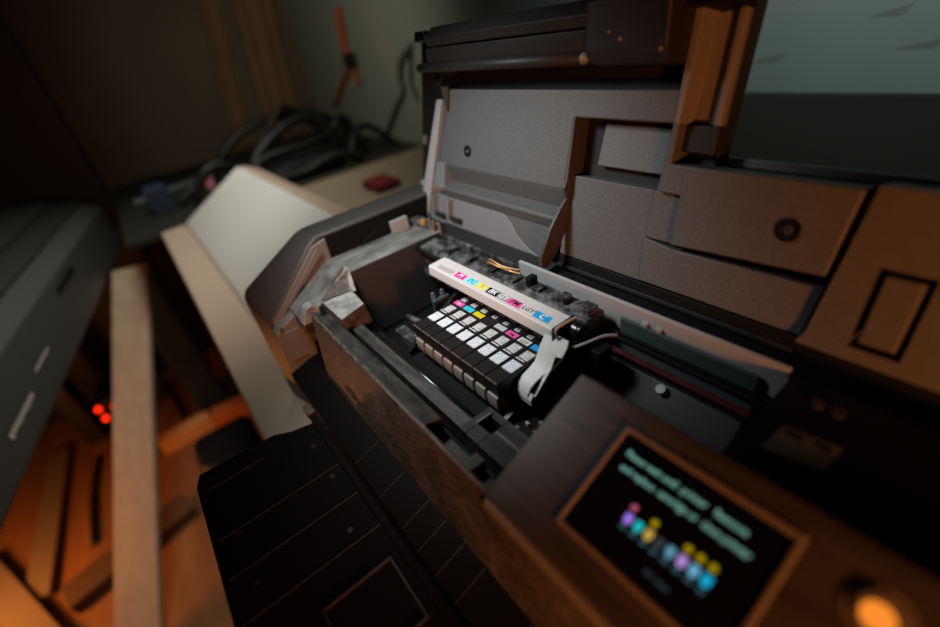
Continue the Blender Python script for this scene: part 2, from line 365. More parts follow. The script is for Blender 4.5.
for i, c in enumerate(icons):
    x = 216.9 + i*4.70
    b = MB(PAN); b.polyz([(x-1.6, 41.3), (x+1.6, 41.3), (x+1.6, 44.8), (x, 46), (x-1.6, 44.8)], .4, .55)
    finish(b, 'ink_icon', glow('ink_icon_glow_' + c, c, .85 if i != 3 else .3), SCR)
    b = MB(PAN); b.polyz([(x-1.4, 46.6), (x+1.4, 46.6), (x+1.4, 48.2), (x-1.4, 48.2)], .4, .55)
    finish(b, 'ink_level', bpy.data.materials.get('ink_level_glow') or glow('ink_level_glow', '2f5e6c', .5), SCR)
for i, c in ((0, 'a85a78'), (2, '9c9a12'), (5, '9c9a12'), (6, '9c9a12'), (7, '9c9a12')):
    x = 216.4 + i*4.72
    b = MB(PAN); b.cyl((x, 38.3, .4), (x, 38.3, .55), 1.45, 16); finish(b, 'warning_dot', bpy.data.materials.get('dot_glow_'+c) or glow('dot_glow_'+c, c, .6), SCR)
mb = text_mb('OK  Back', 2.6, lambda X, Y, Z: PAN(X, -Y, Z), 237, -55, .45, bold=.04); finish(mb, 'screen_prompt', glow('prompt_glow', '3a5566', .4), SCR)
b = MB(PAN); b.cyl((289.7, 19, 0), (289.7, 19, 2.2), 7, 28, r2=6.4); part(b, 'power_button', M['bezel'], .8)
b = MB(PAN); b.cyl((289.7, 20, 2.2), (289.7, 20, 2.5), 4.4, 24); part(b, 'button_light', glow('amber_button_light', 'd98a30', .9), 0)
b = MB(PAN); ring(b, [(289.7+9*math.cos(t), 19+9*math.sin(t)) for t in [2*math.pi*k/28 for k in range(28)]], [(289.7+7.8*math.cos(t), 19+7.8*math.sin(t)) for t in [2*math.pi*k/28 for k in range(28)]], 0, .8)
part(b, 'button_ring', M['bezel'], .2)

# ---- output tray in front
b = MB(); b.polyz([(-63, -186), (-50, -190), (330, -190), (330, -88), (-46, -88), (-52, -112), (-60, -126)], -84, -73)
TR = part(b, 'output_tray', M['tray'], 1.2)
for x, x1 in ((-40, -39.2), (12, 12.8), (46, 47), (80, 81)):
    b = MB(); b.box(x, x1, -186, -92 if x != -40 else -140, -73, -72.3); finish(b, 'tray_ridge', M['traye'], TR, .2)
for x, y in ((16, -172), (-20, -104), (20, -104), (70, -112), (60, -172)):
    b = MB(); b.cyl((x, y, -73), (x, y, -72.2), 2.0, 16); finish(b, 'tray_screw', M['traye'], TR)
b = MB(); ring(b, [(105, -146), (150, -146), (150, -100), (105, -100)], [(107, -144), (148, -144), (148, -102), (107, -102)], -73, -70.5); finish(b, 'tray_grip', M['traye'], TR, .5)
b = MB(); b.box(-60, -50, -186, -176, -73, -71.8); finish(b, 'tray_corner_pad', M['tray'], TR, .5)
b = MB(); b.box(-60, 330, -95, -89, -73, -69); finish(b, 'tray_hinge_bar', M['tray'], TR, 1)
b = MB(); b.box(-66, -52, -96, -88, -72, -66); finish(b, 'tray_hinge_cap', M['bracket'], TR, 1.5)

# ---- raised lid
LD = None
b = MB(LID)
b.polyz([(-192, 40), (-189, -4), (445, -4), (445, 92.5), (144, 92.5), (144, 98), (144, 181.5), (-192, 181.5)], -32, -18)
LD = part(b, 'lid', M['liddark'], 2)
def lp(mb, name, m, bevel=.8, **k): return finish(mb, name, m, LD, bevel, **k)
b = MB(LID); b.polyz([(-131, 64), (-112, 133), (125, 133), (125, 92.5), (222, 92.5), (219, 49), (135, 44.5), (135, 75), (119, 75), (121, 115), (45, 115), (42, 64)], -18, 0)
lp(b, 'lid_face', M['lidp'], 1.4, seg=3)
b = MB(lambda x, s, d: LID(x, s, d)); b.polyx([(64, 0), (47.5, -11), (43, 2.2), (40.5, 2.6), (32, -3), (32, -18), (64, -18)], -118, 42); lp(b, 'lid_groove', M['lidp'], .6)
b = MB(LID); b.hull([(-138, 40, -18), (-117, 40, -18), (-117, 66, -18), (-132, 66, -18)], [(-138, 40, 1.5), (-117, 40, 1.5), (-117, 66, 1.5), (-132, 66, 1.5)]); lp(b, 'groove_end', M['lidlow'], .6)
b = MB(LID); b.polyz([(-150, 3), (29, 3), (12, 7), (0, 12), (-9, 18), (-17, 26), (-28, 32), (-140, 32)], -18, -2.4); lp(b, 'lid_lower_plate', M['lidlow'], .8)
b = MB(LID); b.polyz([(30, 3), (41, 32), (-28, 32), (-17, 26), (-9, 18), (0, 12), (12, 7)], -18, -3.4); lp(b, 'lid_lower_panel', M['lidp'], .6)
for x in (-133, -105):
    b = MB(LID); b.box(x-5, x-1, 13, 31, -3, 4); lp(b, 'lid_rib', M['lidlow'], .4)
    b = MB(LID); b.box(x-1, x+16, 11, 14, -3, 2.5); lp(b, 'rib_foot', M['liddark'], .3)
b = MB(LID); b.polyz([(41, 13), (116, 13), (114, 75), (42, 75)], -18, -6); lp(b, 'recess_floor', M['lidp'], .8)
b = MB(LID); b.polyx([(83, -18), (84, -9.5), (112, -13), (113, -18)], 63, 119); lp(b, 'recess_panel', M['lidp'], 1)
b = MB(LID); b.box(62, 119, 75, 115, -18, -17); lp(b, 'recess_back', M['liddark'], 0)
b = MB(LID); b.polyx([(116, 0), (72, 1), (66, 3), (58, -1), (50, 5), (36, 13), (14, 20), (7, 19), (5, 12), (14, 4), (40, -8), (60, -16), (116, -16)], 43.2, 46); lp(b, 'recess_rib', M['ribp'], .6)
b = MB(LID); b.polyz([(114, 44), (135.5, 44), (135.5, 75), (114, 75)], -18, -5); lp(b, 'small_recess', M['lidp'], 1)
b = MB(LID); b.polyz([(116, 14), (217, 14), (219.5, 42), (136, 41), (114, 44)], -18, -4); lp(b, 'lower_right_face', M['lidp'], 1)
b = MB(LID)
for q in ([(217, 13), (445, 13), (445, 20), (220, 20)], [(220, 20), (238, 20), (238, 60.5), (224, 60.5)], [(258.5, 20), (445, 20), (445, 60.5), (258.5, 60.5)], [(224, 60.5), (445, 60.5), (445, 95), (227, 95)]):
    b.polyz(q, -18, 3)
bmesh.ops.remove_doubles(b.bm, verts=b.bm.verts, dist=.001)
lp(b, 'right_face', M['lidp'], 0)
b = MB(LID); b.box(41, 445, -4, 12.5, -18, -5.5); lp(b, 'hinge_cover', M['black'], .8)  # its black also stands in for the shadow along the lid's foot
b = MB(LID); b.box(41, 216, 3, 6, -5.5, -3); lp(b, 'hinge_lip', M['liddark'], .5)
b = MB(LID); b.box(241, 255.5, 23, 57.5, -18, 3); lp(b, 'square_pad', M['lidp'], 1.2)
b = MB(LID); b.polyz([(144, 92.5), (445, 92.5), (445, 97.5), (144, 97.5)], -32, -26); lp(b, 'lid_rear_lip', M['lit_plastic'], 1)
b = MB(LID); b.hull([(-134, 125, -18), (-123, 125, -18), (-151, 0, -18), (-171, 0, -18)], [(-133.5, 124, .5), (-124, 124, .5), (-152, 0, 1), (-170, 0, 1)]); lp(b, 'lit_side_lip', M['white_lip'], .6)  # lit side wall of the lid, its brightness put into the colour
b = MB(LID); b.box(-184, -178, 78, 88, -18, -14); lp(b, 'side_catch', M['lit_plastic'], .6)
b = MB(LID); b.box(-183, -174, 24, 40, -18, -10); lp(b, 'hinge_lug', M['white_lip'], 1)
b = MB(LID); b.box(-182, -172, 4, 20, -18, -6); lp(b, 'hinge_lug', M['bracket'], 1)
# overhanging front edge of the lid, seen from below
b = MB(LID); b.polyx([(166, -18), (166, 23), (172, 26), (181.5, 18), (181.5, -18)], -115, 70); lp(b, 'front_edge_bar', M['liddark'], 1)
b = MB(LID); b.polyx([(152, -18), (152, 16), (156, 20), (165, 22), (165, -18)], -120, 70); lp(b, 'front_step', M['liddark'], 1)
b = MB(LID); b.cyl((-138, 150, 16), (60, 150, 16), 4, 20); lp(b, 'lid_roller', M['shell'], 0, smooth=True)
b = MB(LID); b.ball((61.5, 150, 16), 3.6); lp(b, 'roller_end', M['lit_plastic'], 0, smooth=True)
b = MB(LID); b.polyx([(146, -18), (146, 14), (152, 22), (178, 26), (181.5, 20), (181.5, -18)], 66, 122); lp(b, 'latch_block', M['liddark'], 2)
for x, s in ((84, 162), (92, 158), (118, 152)):
    b = MB(LID); b.ball((x, s, 22.5 if s > 153 else 21), 1.4); lp(b, 'block_pin', M['lit_plastic'], 0, smooth=True)
b = MB(LID); b.box(-152, -133, 172, 181, -18, 14); lp(b, 'corner_latch', M['gloss'], 1.5)
b = MB(LID); b.box(-134, -120, 137, 145, -18, 4); lp(b, 'corner_stop', M['gloss'], 1)
b = MB(LID); b.hull([(-124, 135, 0), (-111, 135, 0), (-112, 114, 0)], [(-123, 135, 3), (-110, 135, 3), (-111, 114, 3)]); lp(b, 'corner_gusset', M['ribp'], .3)
# end wall of the lid where it is cut back beside the control panel
b = MB(LID); b.polyz([(122, 115), (125.5, 115), (126.5, 146), (126.5, 181), (122, 181)], -18, 1); lp(b, 'cut_out_wall', M['lit_plastic'], .6)
b = MB(LID); b.polyz([(126, 115), (143, 115), (143, 172), (126, 172)], -18, -16.5); lp(b, 'cut_out_back', M['lit_plastic'], .3)
b = MB(LID); b.polyz([(139.5, 113), (143.5, 113), (143.5, 174), (139.5, 174)], -16.5, -11); lp(b, 'cut_out_rim', M['lit_plastic'], .8)
b = MB(LID); b.box(122, 145, 172, 181.5, -18, 12); lp(b, 'cut_out_cap', M['black'], 1)
b = MB(LID); b.box(126, 145, 99, 114.5, -18, -8); lp(b, 'cut_out_step', M['liddark'], 1)
for x, s, r in ((-80, 81, 5.2), (197, 68, 6.2)):
    circ = lambda q, n=24: [(x+q*math.cos(t), s+q*math.sin(t)) for t in [2*math.pi*k/n for k in range(n)]]
    b = MB(LID); ring(b, circ(r), circ(r*.62), 0, 1.2); lp(b, 'screw_collar', M['gloss'], .4)
    b = MB(LID); b.cyl((x, s, -.2), (x, s, .25), r*.62, 24); lp(b, 'screw_cup', M['black'], 0)
    b = MB(LID); ring(b, circ(r*.36, 12), circ(r*.16, 12), .2, 1.0); lp(b, 'lid_screw', M['chrome'], .2)

# ---- carriage that holds the cartridges
CG = None
b = MB()
b.box(-6, 110, -8, 70, -40, -31.5)
CG = part(b, 'carriage', M['black'], .8)
def cp(mb, name, m, bevel=.5, **k): return finish(mb, name, m, CG, bevel, **k)
b = MB(); b.polyx([(-8, -40), (-8, -27), (20, -12), (66, 12), (70, 12), (70, -40)], -10, -5.5); cp(b, 'carriage_side', M['gloss'])
b = MB(); b.polyx([(-8, -40), (-8, -27), (66, -4), (70, 12), (70, -40)], 106.2, 110); cp(b, 'carriage_side', M['gloss'])
b = MB(); b.box(-6, 110, 66, 70, -31.5, 14); cp(b, 'carriage_back', M['gloss'])
b = MB(); b.box(-10, 112, -10, -8.2, -40, -27.5); cp(b, 'carriage_lip', M['gloss'])
b = MB(); b.box(-16, -11, 28, 44, -26, 2); cp(b, 'side_plate', M['blueg'], 1)
for x, y, z in ((-16, 31, 6), (-16, 40, 5.2)):
    b = MB(); b.cyl((x, y, z-14), (x, y, z), 2.2, 14); b.ball((x, y, z), 2.2); cp(b, 'side_post', M['blueg'], 0, smooth=True)
b = MB(); b.cyl((-40, 14, -18), (-18, 14, -14), 2.5, 14); cp(b, 'side_shaft', M['dusty3'], 0, smooth=True)
b = MB(); b.box(-44, -12, 0, 10, -34, -26); cp(b, 'side_block', M['dusty3'], 1)
# the white label bar
b = MB(); b.hull([(-36, 42, 13), (110, 42, 13), (110, 62, 13), (-38, 62, 13)], [(-36, 43, 22), (111, 43, 22), (111, 62, 22), (-37, 62, 22)])
BAR = cp(b, 'label_bar', M['white'], 1.4, seg=3)
tile = [('M', -2.3, 9.6, 'e4158f', 'ffffff'), ('PC', 13, 24.6, '7fe3f2', '1795a5'), ('Y', 25.6, 37.2, 'e8dc6a', 'b49a20'), ('BK', 38.6, 50.8, '0c0c0c', 'ffffff'),
        ('GY', 51.4, 61.6, '9a9594', 'f2f0ee'), ('PM', 62, 75.4, 'ec5c98', '141014'), ('LGY', 76, 88.2, 'd6d0cc', '151515'), ('C', 88.8, 103, '1f9fdb', 'ffffff')]
CART_LABELS = ['magenta', 'photo cyan', 'yellow', 'black', 'grey', 'photo magenta', 'light grey', 'cyan']
MT = {}
for i, (t, x0, x1, c, tc) in enumerate(tile):
    MT[t] = flat('tile_colour_' + t.lower(), c); MT[t+'_t'] = flat('tile_letter_' + t.lower(), tc)
    sl = .9
    b = MB(); b.hull([(x0+sl, 45.9, 22), (x1+sl, 45.9, 22), (x1-sl, 52.7, 22), (x0-sl, 52.7, 22)], [(x0+sl, 45.9, 22.12), (x1+sl, 45.9, 22.12), (x1-sl, 52.7, 22.12), (x0-sl, 52.7, 22.12)])
    finish(b, 'colour_block', MT[t], CG)
    mb = text_mb(t, 7.0 if len(t) < 3 else 5.8, ident, (x0+x1)/2, 49.4, 22.16, shear=.12, bold=.10); finish(mb, 'block_lettering', MT[t+'_t'], CG)
b = MB(); b.hull([(-26, 45.5, 22), (-5, 45.8, 22), (-6, 51, 22), (-27.5, 50.6, 22)], [(-26, 45.5, 22.1), (-5, 45.8, 22.1), (-6, 51, 22.1), (-27.5, 50.6, 22.1)]); finish(b, 'grey_block', flat('tile_grey_mauve', 'b3a7a8'), CG)
# right end of the bar: black wheel housing and wire
b = MB(); b.cyl((113, 60, 14), (122, 60, 14), 7.5, 22); cp(b, 'pivot_housing', M['gloss'], .8)
b = MB(); b.cyl((122, 60, 14), (123, 60, 14), 3.5, 18); cp(b, 'pivot_pin', M['screw'], 0)
b = MB(); b.polyx([(40, 6), (42, 24), (62, 24), (66, 6)], 111.4, 113); cp(b, 'bar_end_plate', M['gloss'], .4)
b = MB(); b.tube([(116, 43, 16), (115, 42, 24), (116, 48, 26), (116, 60, 25)], .8); cp(b, 'spring_wire', M['white_lip'], 0, smooth=True)
b = MB(); b.tube([(124, 46, 12), (130, 54, 15), (134, 64, 16), (138, 72, 14)], 1.1); cp(b, 'spring_wire', M['white_lip'], 0, smooth=True)
b = MB(); b.box(112, 136, 58, 70, -10, 6); cp(b, 'pivot_block', M['black'], 1.5)
# the off-white release lever: a bent strap with a side rib
prof = [(44, 17.5), (42, 14), (30, 0), (26, -2.5), (20, -4.5), (15.5, -7.5), (12.8, -11.5), (12.2, -14)]
b = MB()
def strap(mb, prof, xs, t):
    rows = []
    for (y, z), (x0, x1) in zip(prof, xs): rows.append([(x0, y, z), (x1, y, z)])
    top = [[mb.v(p) for p in r] for r in rows]; bot = [[mb.v((p[0], p[1]+t*.75, p[2]-t*.75)) for p in r] for r in rows]
    for i in range(len(rows)-1):
        mb.f([top[i][0], top[i][1], top[i+1][1], top[i+1][0]]); mb.f([bot[i][0], bot[i+1][0], bot[i+1][1], bot[i][1]])
        mb.f([top[i][0], top[i+1][0], bot[i+1][0], bot[i][0]]); mb.f([top[i][1], bot[i][1], bot[i+1][1], top[i+1][1]])
    mb.f([top[0][0], bot[0][0], bot[0][1], top[0][1]]); mb.f([top[-1][0], top[-1][1], bot[-1][1], bot[-1][0]])
prof = [(y, z+1.2) for y, z in prof]
prof = [(44, 18.7), (41.5, 15.5), (37, 9.8), (36.2, 8.6), (31.5, .8), (26, -1.8), (20, -3.4), (15.5, -6), (12.6, -10), (12.2, -14.2)]
strap(b, prof, [(104.3, 123.5), (104.3, 124.5), (104.3, 124), (104.3, 119), (104.3, 119), (104.3, 116.5), (104.3, 116.2), (104.3, 116.2), (104.3, 116.2), (104.3, 116.2)], 1.6)
cp(b, 'release_lever', M['lever'], .5)
b = MB(); b.polyx([(32, -.6), (27, -6), (16, -15), (12.4, -17), (12.4, -13), (17, -10.5), (27, -2.2), (32, 2)], 116.4, 119.2); cp(b, 'lever_rib', M['lever'], .3)
b = MB(); b.polyx([(15, -8.5), (12.2, -12.2), (12.2, -16.8), (14.6, -15.5)], 104.3, 119.2); cp(b, 'lever_tip', M['lever'], .3)
b = MB(); b.box(111, 130, -2, 30, -40, -30); cp(b, 'lever_base', M['black'], 1)
for x, y in ((118, 6), (124, 12), (116, -1), (127, 4)):
    b = MB(); b.box(x, x+3, y, y+2, -30, -27); cp(b, 'base_contact', M['lit_plastic'] if x != 118 else M['white_lip'], .3)
b = MB(); b.box(100, 108, -9.6, -8.4, -27.5, -26.8); cp(b, 'lip_highlight', M['white_lip'], .2)  # pale sliver painted in as the glint on the carriage lip

# ================================================================== INK CARTRIDGES (lift out one by one)
desc = ['black ink cartridge with a hot pink colour block, leftmost in the carriage',
        'black ink cartridge with a light cyan block, between the pink and yellow ones',
        'black ink cartridge with a yellow colour block, third in the row',
        'black ink cartridge with an all black block, right of the yellow one',
        'black ink cartridge with a plain mid-grey block, fifth in the row',
        'black ink cartridge with pink block lettered PM, between the two grey ones',
        'black ink cartridge with pale grey block lettered LGY, second from the lever',
        'black ink cartridge with a blue block, rightmost beside the white lever']
tiles = ['M', 'PC', 'Y', 'BK', 'GY', 'PM', 'LGY', 'C']
tilec = dict(M='ee5aa8', PC='3fc4dc', Y='d8c40a', BK='1b1418', GY='b9b6b4', PM='e0559a', LGY='cfcac6', C='2193d8')
white_t = flat('white_print', 'd8d6d2')
CW = 12.4
for i, t in enumerate(tiles):
    X = i*13.0 - .4
    R = thing('ink_cartridge', desc[i], 'ink cartridge', (X+CW/2, 28, -31.5), 'ink cartridges in the carriage')
    b = MB(); b.polyx([(0, -13), (0, 0), (64, 0), (64, -31.5), (6, -31.5), (6, -14)], X, X+CW); finish(b, 'ink_tank', M['cart'], R, .5)
    b = MB(); b.box(X+.4, X+CW-.4, -.35, .25, -1.3, .25); finish(b, 'edge_highlight', M['carte'], R, .2)
    b = MB(); b.polyx([(6, -11.6), (-1.2, -12), (-2, -16), (-1.6, -22.5), (.4, -25), (6, -25)], X+.8, X+CW-.9); finish(b, 'release_tab', M['tab'], R, .9, seg=3)
    def plate(name, x0, x1, y0, y1, m, z=.06):
        q = MB(); q.box(X+x0, X+x1, y0+.6, y1+.6, 0, z); return finish(q, name, m, R)
    b = MB(); zig = [(1.2, 23.4), (1.2, 13.2)] + [(1.2 + k*1.22, 12.7 + (.7 if k % 2 else 0)) for k in range(1, 8)] + [(10.8, 13.2), (10.8, 23.4)]
    b.polyz([(X+a, c) for a, c in zig], 0, .06); finish(b, 'white_sticker', M['qr'], R)
    plate('printed_panel', 2.0, 10.0, 27.2, 35.6, M['info'])
    plate('printed_line', 1.2, 9.0, 25.2, 26.2, white_t)
    MT[t+'_c'] = flat('cartridge_block_' + t.lower(), tilec[t])
    plate('colour_block', .8, 11.6, 38.6, 43.6, MT[t+'_c'])
    if t in ('PM', 'LGY', 'M', 'PC'):
        mb = text_mb(t, 3.9, ident, X+6.2, 41.1, .1, bold=.05); finish(mb, 'block_lettering', MT[t+'_t'], R)
    if i < 3: plate('number_block', 2.2, 8.4, 45.2, 49.6, M['info'])
    else:
        mb = text_mb('65', 5.2, ident, X+5.6, 47.6, .1, bold=.12); finish(mb, 'number_print', white_t, R)
    plate('fine_print', 2.5, 11, 51.6, 52.8, white_t)

# ================================================================== THE ROOM
b = MB(); b.box(-2300, 1500, -1800, 900, -930, -900); struct('floor', b, M['floor'])
b = MB(); b.box(-2300, 1500, 700, 740, -900, 1500); struct('wall_back', b, M['wall'])
b = MB(); b.box(-2114, -2074, -1800, 700, -900, 1500); struct('wall_left', b, M['wall_left'])

# table under the printer
T = thing('work_table', 'long pale table carrying the black printer and the white casing', 'table', (-300, 270, -900))
b = MB(); b.box(-1090, 640, -138, 690, -165, -140); finish(b, 'table_top', M['table'], T, 2)
for x in (-1040, 590):
    for y in (-80, 640):
        b = MB(); b.box(x-25, x+25, y-25, y+25, -900, -165); finish(b, 'leg', M['tleg'], T, 2)
for x in (-150, 400):
    for y in (-30, 290):
        b = MB(); b.cyl((x, y, -140), (x, y, -128), 12, 18); finish(b, 'rubber_foot', M['black'], PR)
# white sloped casing left of the printer
WC = thing('white_casing', 'long white sloped casing lying on the table left of the printer', 'casing', (-620, 60, -140))
b = MB(); b.polyx([(-76, -138.5), (-70, -128), (92, -40), (102, -38), (110, -138.5)], -1088, -215); finish(b, 'sloped_cover', M['casing'], WC, 4)
b = MB(); b.polyx([(-136, -140), (-136, -136), (-78, -134), (-76, -140)], -1088, -90); finish(b, 'front_strip', M['rim'], WC, 1)
b = MB(); b.polyx([(112, -140), (104, -44), (112, -40), (150, -60), (150, -140)], -1088, -215); finish(b, 'rear_rim', M['rim'], WC, 2)

def single(mb, name, m, label, cat, group=None, bevel=0, **k): return tag(finish(mb, name, m, None, bevel, **k), label, cat, group)
# dark cabinet at the left wall with a heap of cables
CB = thing('low_cabinet', 'low dark cabinet against the left wall under the cable heap', 'cabinet', (-1560, 240, -900))
b = MB(); b.box(-2070, -1150, -130, 690, -900, -165); finish(b, 'cabinet_body', M['darkbox'], CB, 3)
b = MB(); b.box(-2072, -1140, -222, 692, -165, -150); finish(b, 'cabinet_top', M['darkboard'], CB, 2)
labs = ['thick black cable arching highest over the cable heap', 'black cable looping at the right of the heap, near the orange cord',
        'black cable lying low across the front of the heap', 'black cable curling out of the left of the heap', 'thin black cable lying across the middle of the heap',
        'black cable bending upright at the back of the heap',
        'short black cable hooked over the front left of the heap',
        'black cable sagging across the right end of the heap',
        'black cable running level along the top of the heap']
base = [[(-1290, 150, -132), (-1300, 200, -60), (-1320, 330, 0), (-1330, 430, -10), (-1310, 480, -132)],
        [(-1385, 470, -134), (-1380, 500, -50), (-1390, 545, -40), (-1400, 580, -134)],
        [(-1190, 20, -133), (-1195, 150, -118), (-1190, 280, -125), (-1185, 400, -105), (-1180, 480, -133)],
        [(-1350, -60, -135), (-1360, 30, -90), (-1370, 90, -60), (-1350, 150, -135)],
        [(-1245, 130, -139), (-1255, 190, -70), (-1250, 340, -60), (-1260, 450, -60), (-1250, 540, -139)],
        [(-1470, 170, -138), (-1470, 330, 10), (-1470, 390, 30), (-1475, 460, -50), (-1470, 520, -138)],
        [(-1290, -20, -134), (-1290, 40, -60), (-1300, 110, -66), (-1310, 140, -134)],
        [(-1205, 455, -136), (-1230, 500, -70), (-1240, 560, -60), (-1240, 640, -136)],
        [(-1515, 60, -134), (-1510, 200, -20), (-1515, 380, 6), (-1520, 520, -30), (-1515, 620, -134)]]
for k, (l, p) in enumerate(zip(labs, base)):
    b = MB(); b.tube(p, (16, 14, 15, 13, 9, 10, 12, 11, 14)[k]); single(b, 'black_cable', M['cable'], l, 'cable', 'cables heaped on the cabinet', smooth=True)
b = MB(); b.polyx([(190, -150), (188, -115), (240, -98), (400, -98), (440, -115), (440, -150)], -1440, -1215)
single(b, 'dark_bag', M['darkbox'], 'shapeless dark bag lying under the heaped cables', 'bag', bevel=14)
b = MB(); b.box(-1420, -1340, -130, -70, -150, -70); single(b, 'blue_case', M['bluebox'], 'small dark blue case beside the cable heap', 'case', bevel=5)
b = MB(); b.cyl((-1560, -170, -138), (-1640, 40, -138), 12, 18); single(b, 'silver_tube', M['silver'], 'dark silvery tube lying across the cabinet end, left of the white casing', 'tube')
b = MB(); b.cyl((-1500, 60, -150), (-1500, 60, -100), 14, 18); single(b, 'pink_cap', M['pinkp'], 'small pink cap standing beside the silvery tube', 'cap')
b = MB(); b.box(-870, -770, 330, 400, -140, -118); single(b, 'red_pouch', flat('red_fabric', '6a1416', .8), 'small dark red pouch on the table behind the white casing', 'pouch', bevel=8)
# things hanging on the back wall
OC = thing('orange_cord', 'orange-red cord hanging on the grey wall through a black clip', 'cord', (-1540, 690, -60))
b = MB(); b.tube([(-1512, 688, 290), (-1535, 688, 170), (-1522, 688, 124), (-1629, 688, 65), (-1820, 688, -40)], 9); finish(b, 'long_strand', M['cord'], OC, 0, smooth=True)
b = MB(); b.tube([(-1518, 684, 280), (-1545, 682, 190), (-1528, 684, 124), (-1507, 686, 43)], 9); finish(b, 'short_strand', M['cord'], OC, 0, smooth=True)
b = MB(); b.box(-1552, -1490, 668, 694, 100, 148); finish(b, 'clip', M['cable'], OC, 4)
b = MB(); b.tube([(-1103, 690, 134), (-1161, 690, 104), (-1191, 690, 58), (-1192, 690, 17), (-1266, 690, -35), (-1370, 690, -115), (-1467, 690, -160)], 9)
single(b, 'grey_cable', M['greycable'], 'thick grey cable hanging on the wall beside the raised lid', 'cable', smooth=True)
b = MB(); b.tube([(-1085, 694, 150), (-1120, 694, 70), (-1130, 694, 40), (-1110, 694, -10)], 5); single(b, 'thin_cable', M['cable'], 'thin dark cable hanging on the wall between the grey cable and the lid', 'cable', smooth=True)
# dark board at the back right, wall scraps above it
b = MB(); b.box(-420, 900, 655, 668, -140, 26); single(b, 'dark_board', M['darkboard'], 'wide dark board standing on the table against the wall behind the lid', 'board', bevel=2)
for k, (x, z, w, h, l) in enumerate(((-72, 66, 34, 12, 'dull paper scrap on the wall nearest the lid corner'), (62, 112, 26, 12, 'dull scrap on the wall at the very top of the picture'), (100, 74, 30, 10, 'dull scrap on the wall at the right picture edge'))):
    b = MB(); b.hull([(x-w, 699.4, z-h*.4), (x+w*.3, 699.4, z-h*.5), (x+w*.6, 699.4, z+h*.5), (x-w*.2, 699.4, z+h*.1)], [(x-w, 701, z-h*.4), (x+w*.3, 701, z-h*.5), (x+w*.6, 701, z+h*.5), (x-w*.2, 701, z+h*.1)])
    single(b, 'paper_scrap', M['grime'], l, 'paper scrap', 'scraps stuck on the back wall')
# brown cloth hanging at the left wall
for nm, y0, y1, sl, l in (('hanging_cloth', 380, 450, -110, 'narrow brown cloth hanging on the left wall'), ('hanging_cloth', 500, 650, -70, 'wide brown cloth hanging in the corner of the room')):
    b = MB(); rows = []
    for z in range(-160, 700, 60):
        rows.append([(-2060 + 10*math.sin(k*1.3), y0 + (y1-y0)*k/10 + sl*(1-(z+160)/600), z) for k in range(11)])
    b.sheet(rows); single(b, nm, M['curtain'], l, 'cloth', 'cloths hanging at the left wall', smooth=True, solid=4)
# tall dark cabinet at far left
b = MB(); b.box(-2060, -1900, -1200, -235, -900, 900); single(b, 'tall_cabinet', M['plotterdark'], 'tall black cabinet rising at the left edge behind the grey machine', 'cabinet', bevel=4)

# ---- the second, larger printer across the aisle
PL = thing('wide_format_plotter', 'large dark grey plotter along the left edge with pale lettering', 'plotter', (-1000, -560, -900))
dx, dy = -0.987, 0.160
def PLT(a, b, z): return (-451 + a*dx - b*dy*1.0 + 0, -482 + a*dy + b*dx*-1.0*-1.0, z)
# a runs along the machine away from the viewer, b across it (negative = away from the aisle)
def PLT(a, b, z): return (-451 + a*dx + b*.160, -482 + a*dy + b*.987, z)
b = MB(PLT); b.polyx([(0, -150), (0, -285), (-14, -300), (-420, -300), (-420, -90), (-40, -128)], -150, 1340); finish(b, 'plotter_body', M['plotter'], PL, 5)
b = MB(PLT); b.polyx([(-46, -126), (-46, -116), (-150, -96), (-420, -70), (-420, -92)], -150, 1340); finish(b, 'plotter_cover', M['plotter2'], PL, 4)
b = MB(PLT); b.polyx([(-110, -104), (-110, -88), (-180, -76), (-420, -52), (-420, -72)], -150, 1300); finish(b, 'plotter_lid', M['plotter2'], PL, 3)
b = MB(PLT); b.box(620, 780, -1, 1.5, -188, -172); finish(b, 'plotter_slot', M['plotterdark'], PL, 2)
for k in range(9):
    b = MB(PLT); b.box(150+k*14, 150+k*14+10, -1, .6, -243+ (2 if k % 3 else 0), -234); finish(b, 'pale_lettering', M['casing'], PL)
b = MB(PLT); b.box(330, 420, -1, .6, -224, -221); finish(b, 'pale_underline', M['casing'], PL)
for a in (0, 1100):
    b = MB(PLT); b.box(a, a+80, -400, -340, -900, -300); finish(b, 'leg', M['plotterdark'], PL, 4)

# ---- boards and odds and ends on the floor
def beam(p, q, w, h, up=(0, 0, 1)):
    p = Vector(p); q = Vector(q); d = (q-p).normalized(); s = d.cross(Vector(up)).normalized()*w/2; n = s.cross(d).normalized()*h
    b = MB(); b.hull([tuple(p-s), tuple(p+s), tuple(p+s+n), tuple(p-s+n)], [tuple(q-s), tuple(q+s), tuple(q+s+n), tuple(q-s+n)]); return b
b = beam((-616, -597, -893), (-1390, -259, -285), 100, 18); single(b, 'pale_plank', M['plank'], 'long pale plank leaning up from the floor against the dark blue crate', 'plank', bevel=2)
b = beam((-1640, -790, -898), (-985, -815, -898), 62, 22); single(b, 'grey_board', M['plank2'], 'grey-brown board lying on the floor below the plotter', 'board', bevel=2)
b = beam((-1230, -960, -876), (-800, -770, -876), 70, 18); single(b, 'short_board', M['plank2'], 'short grey-brown board lying across the end of another board', 'board', bevel=2)
b = beam((-915, -742, -898), (-1005, -430, -898), 90, 36); single(b, 'brown_block', [M['boxbrown']], 'brown block lying on the floor under the leaning plank', 'block', bevel=3)
b = beam((-1330, -470, -898), (-1340, -300, -898), 50, 60); single(b, 'light_batten', M['orangew'], 'orange-lit batten lying on the floor right of the plank', 'batten', bevel=3)
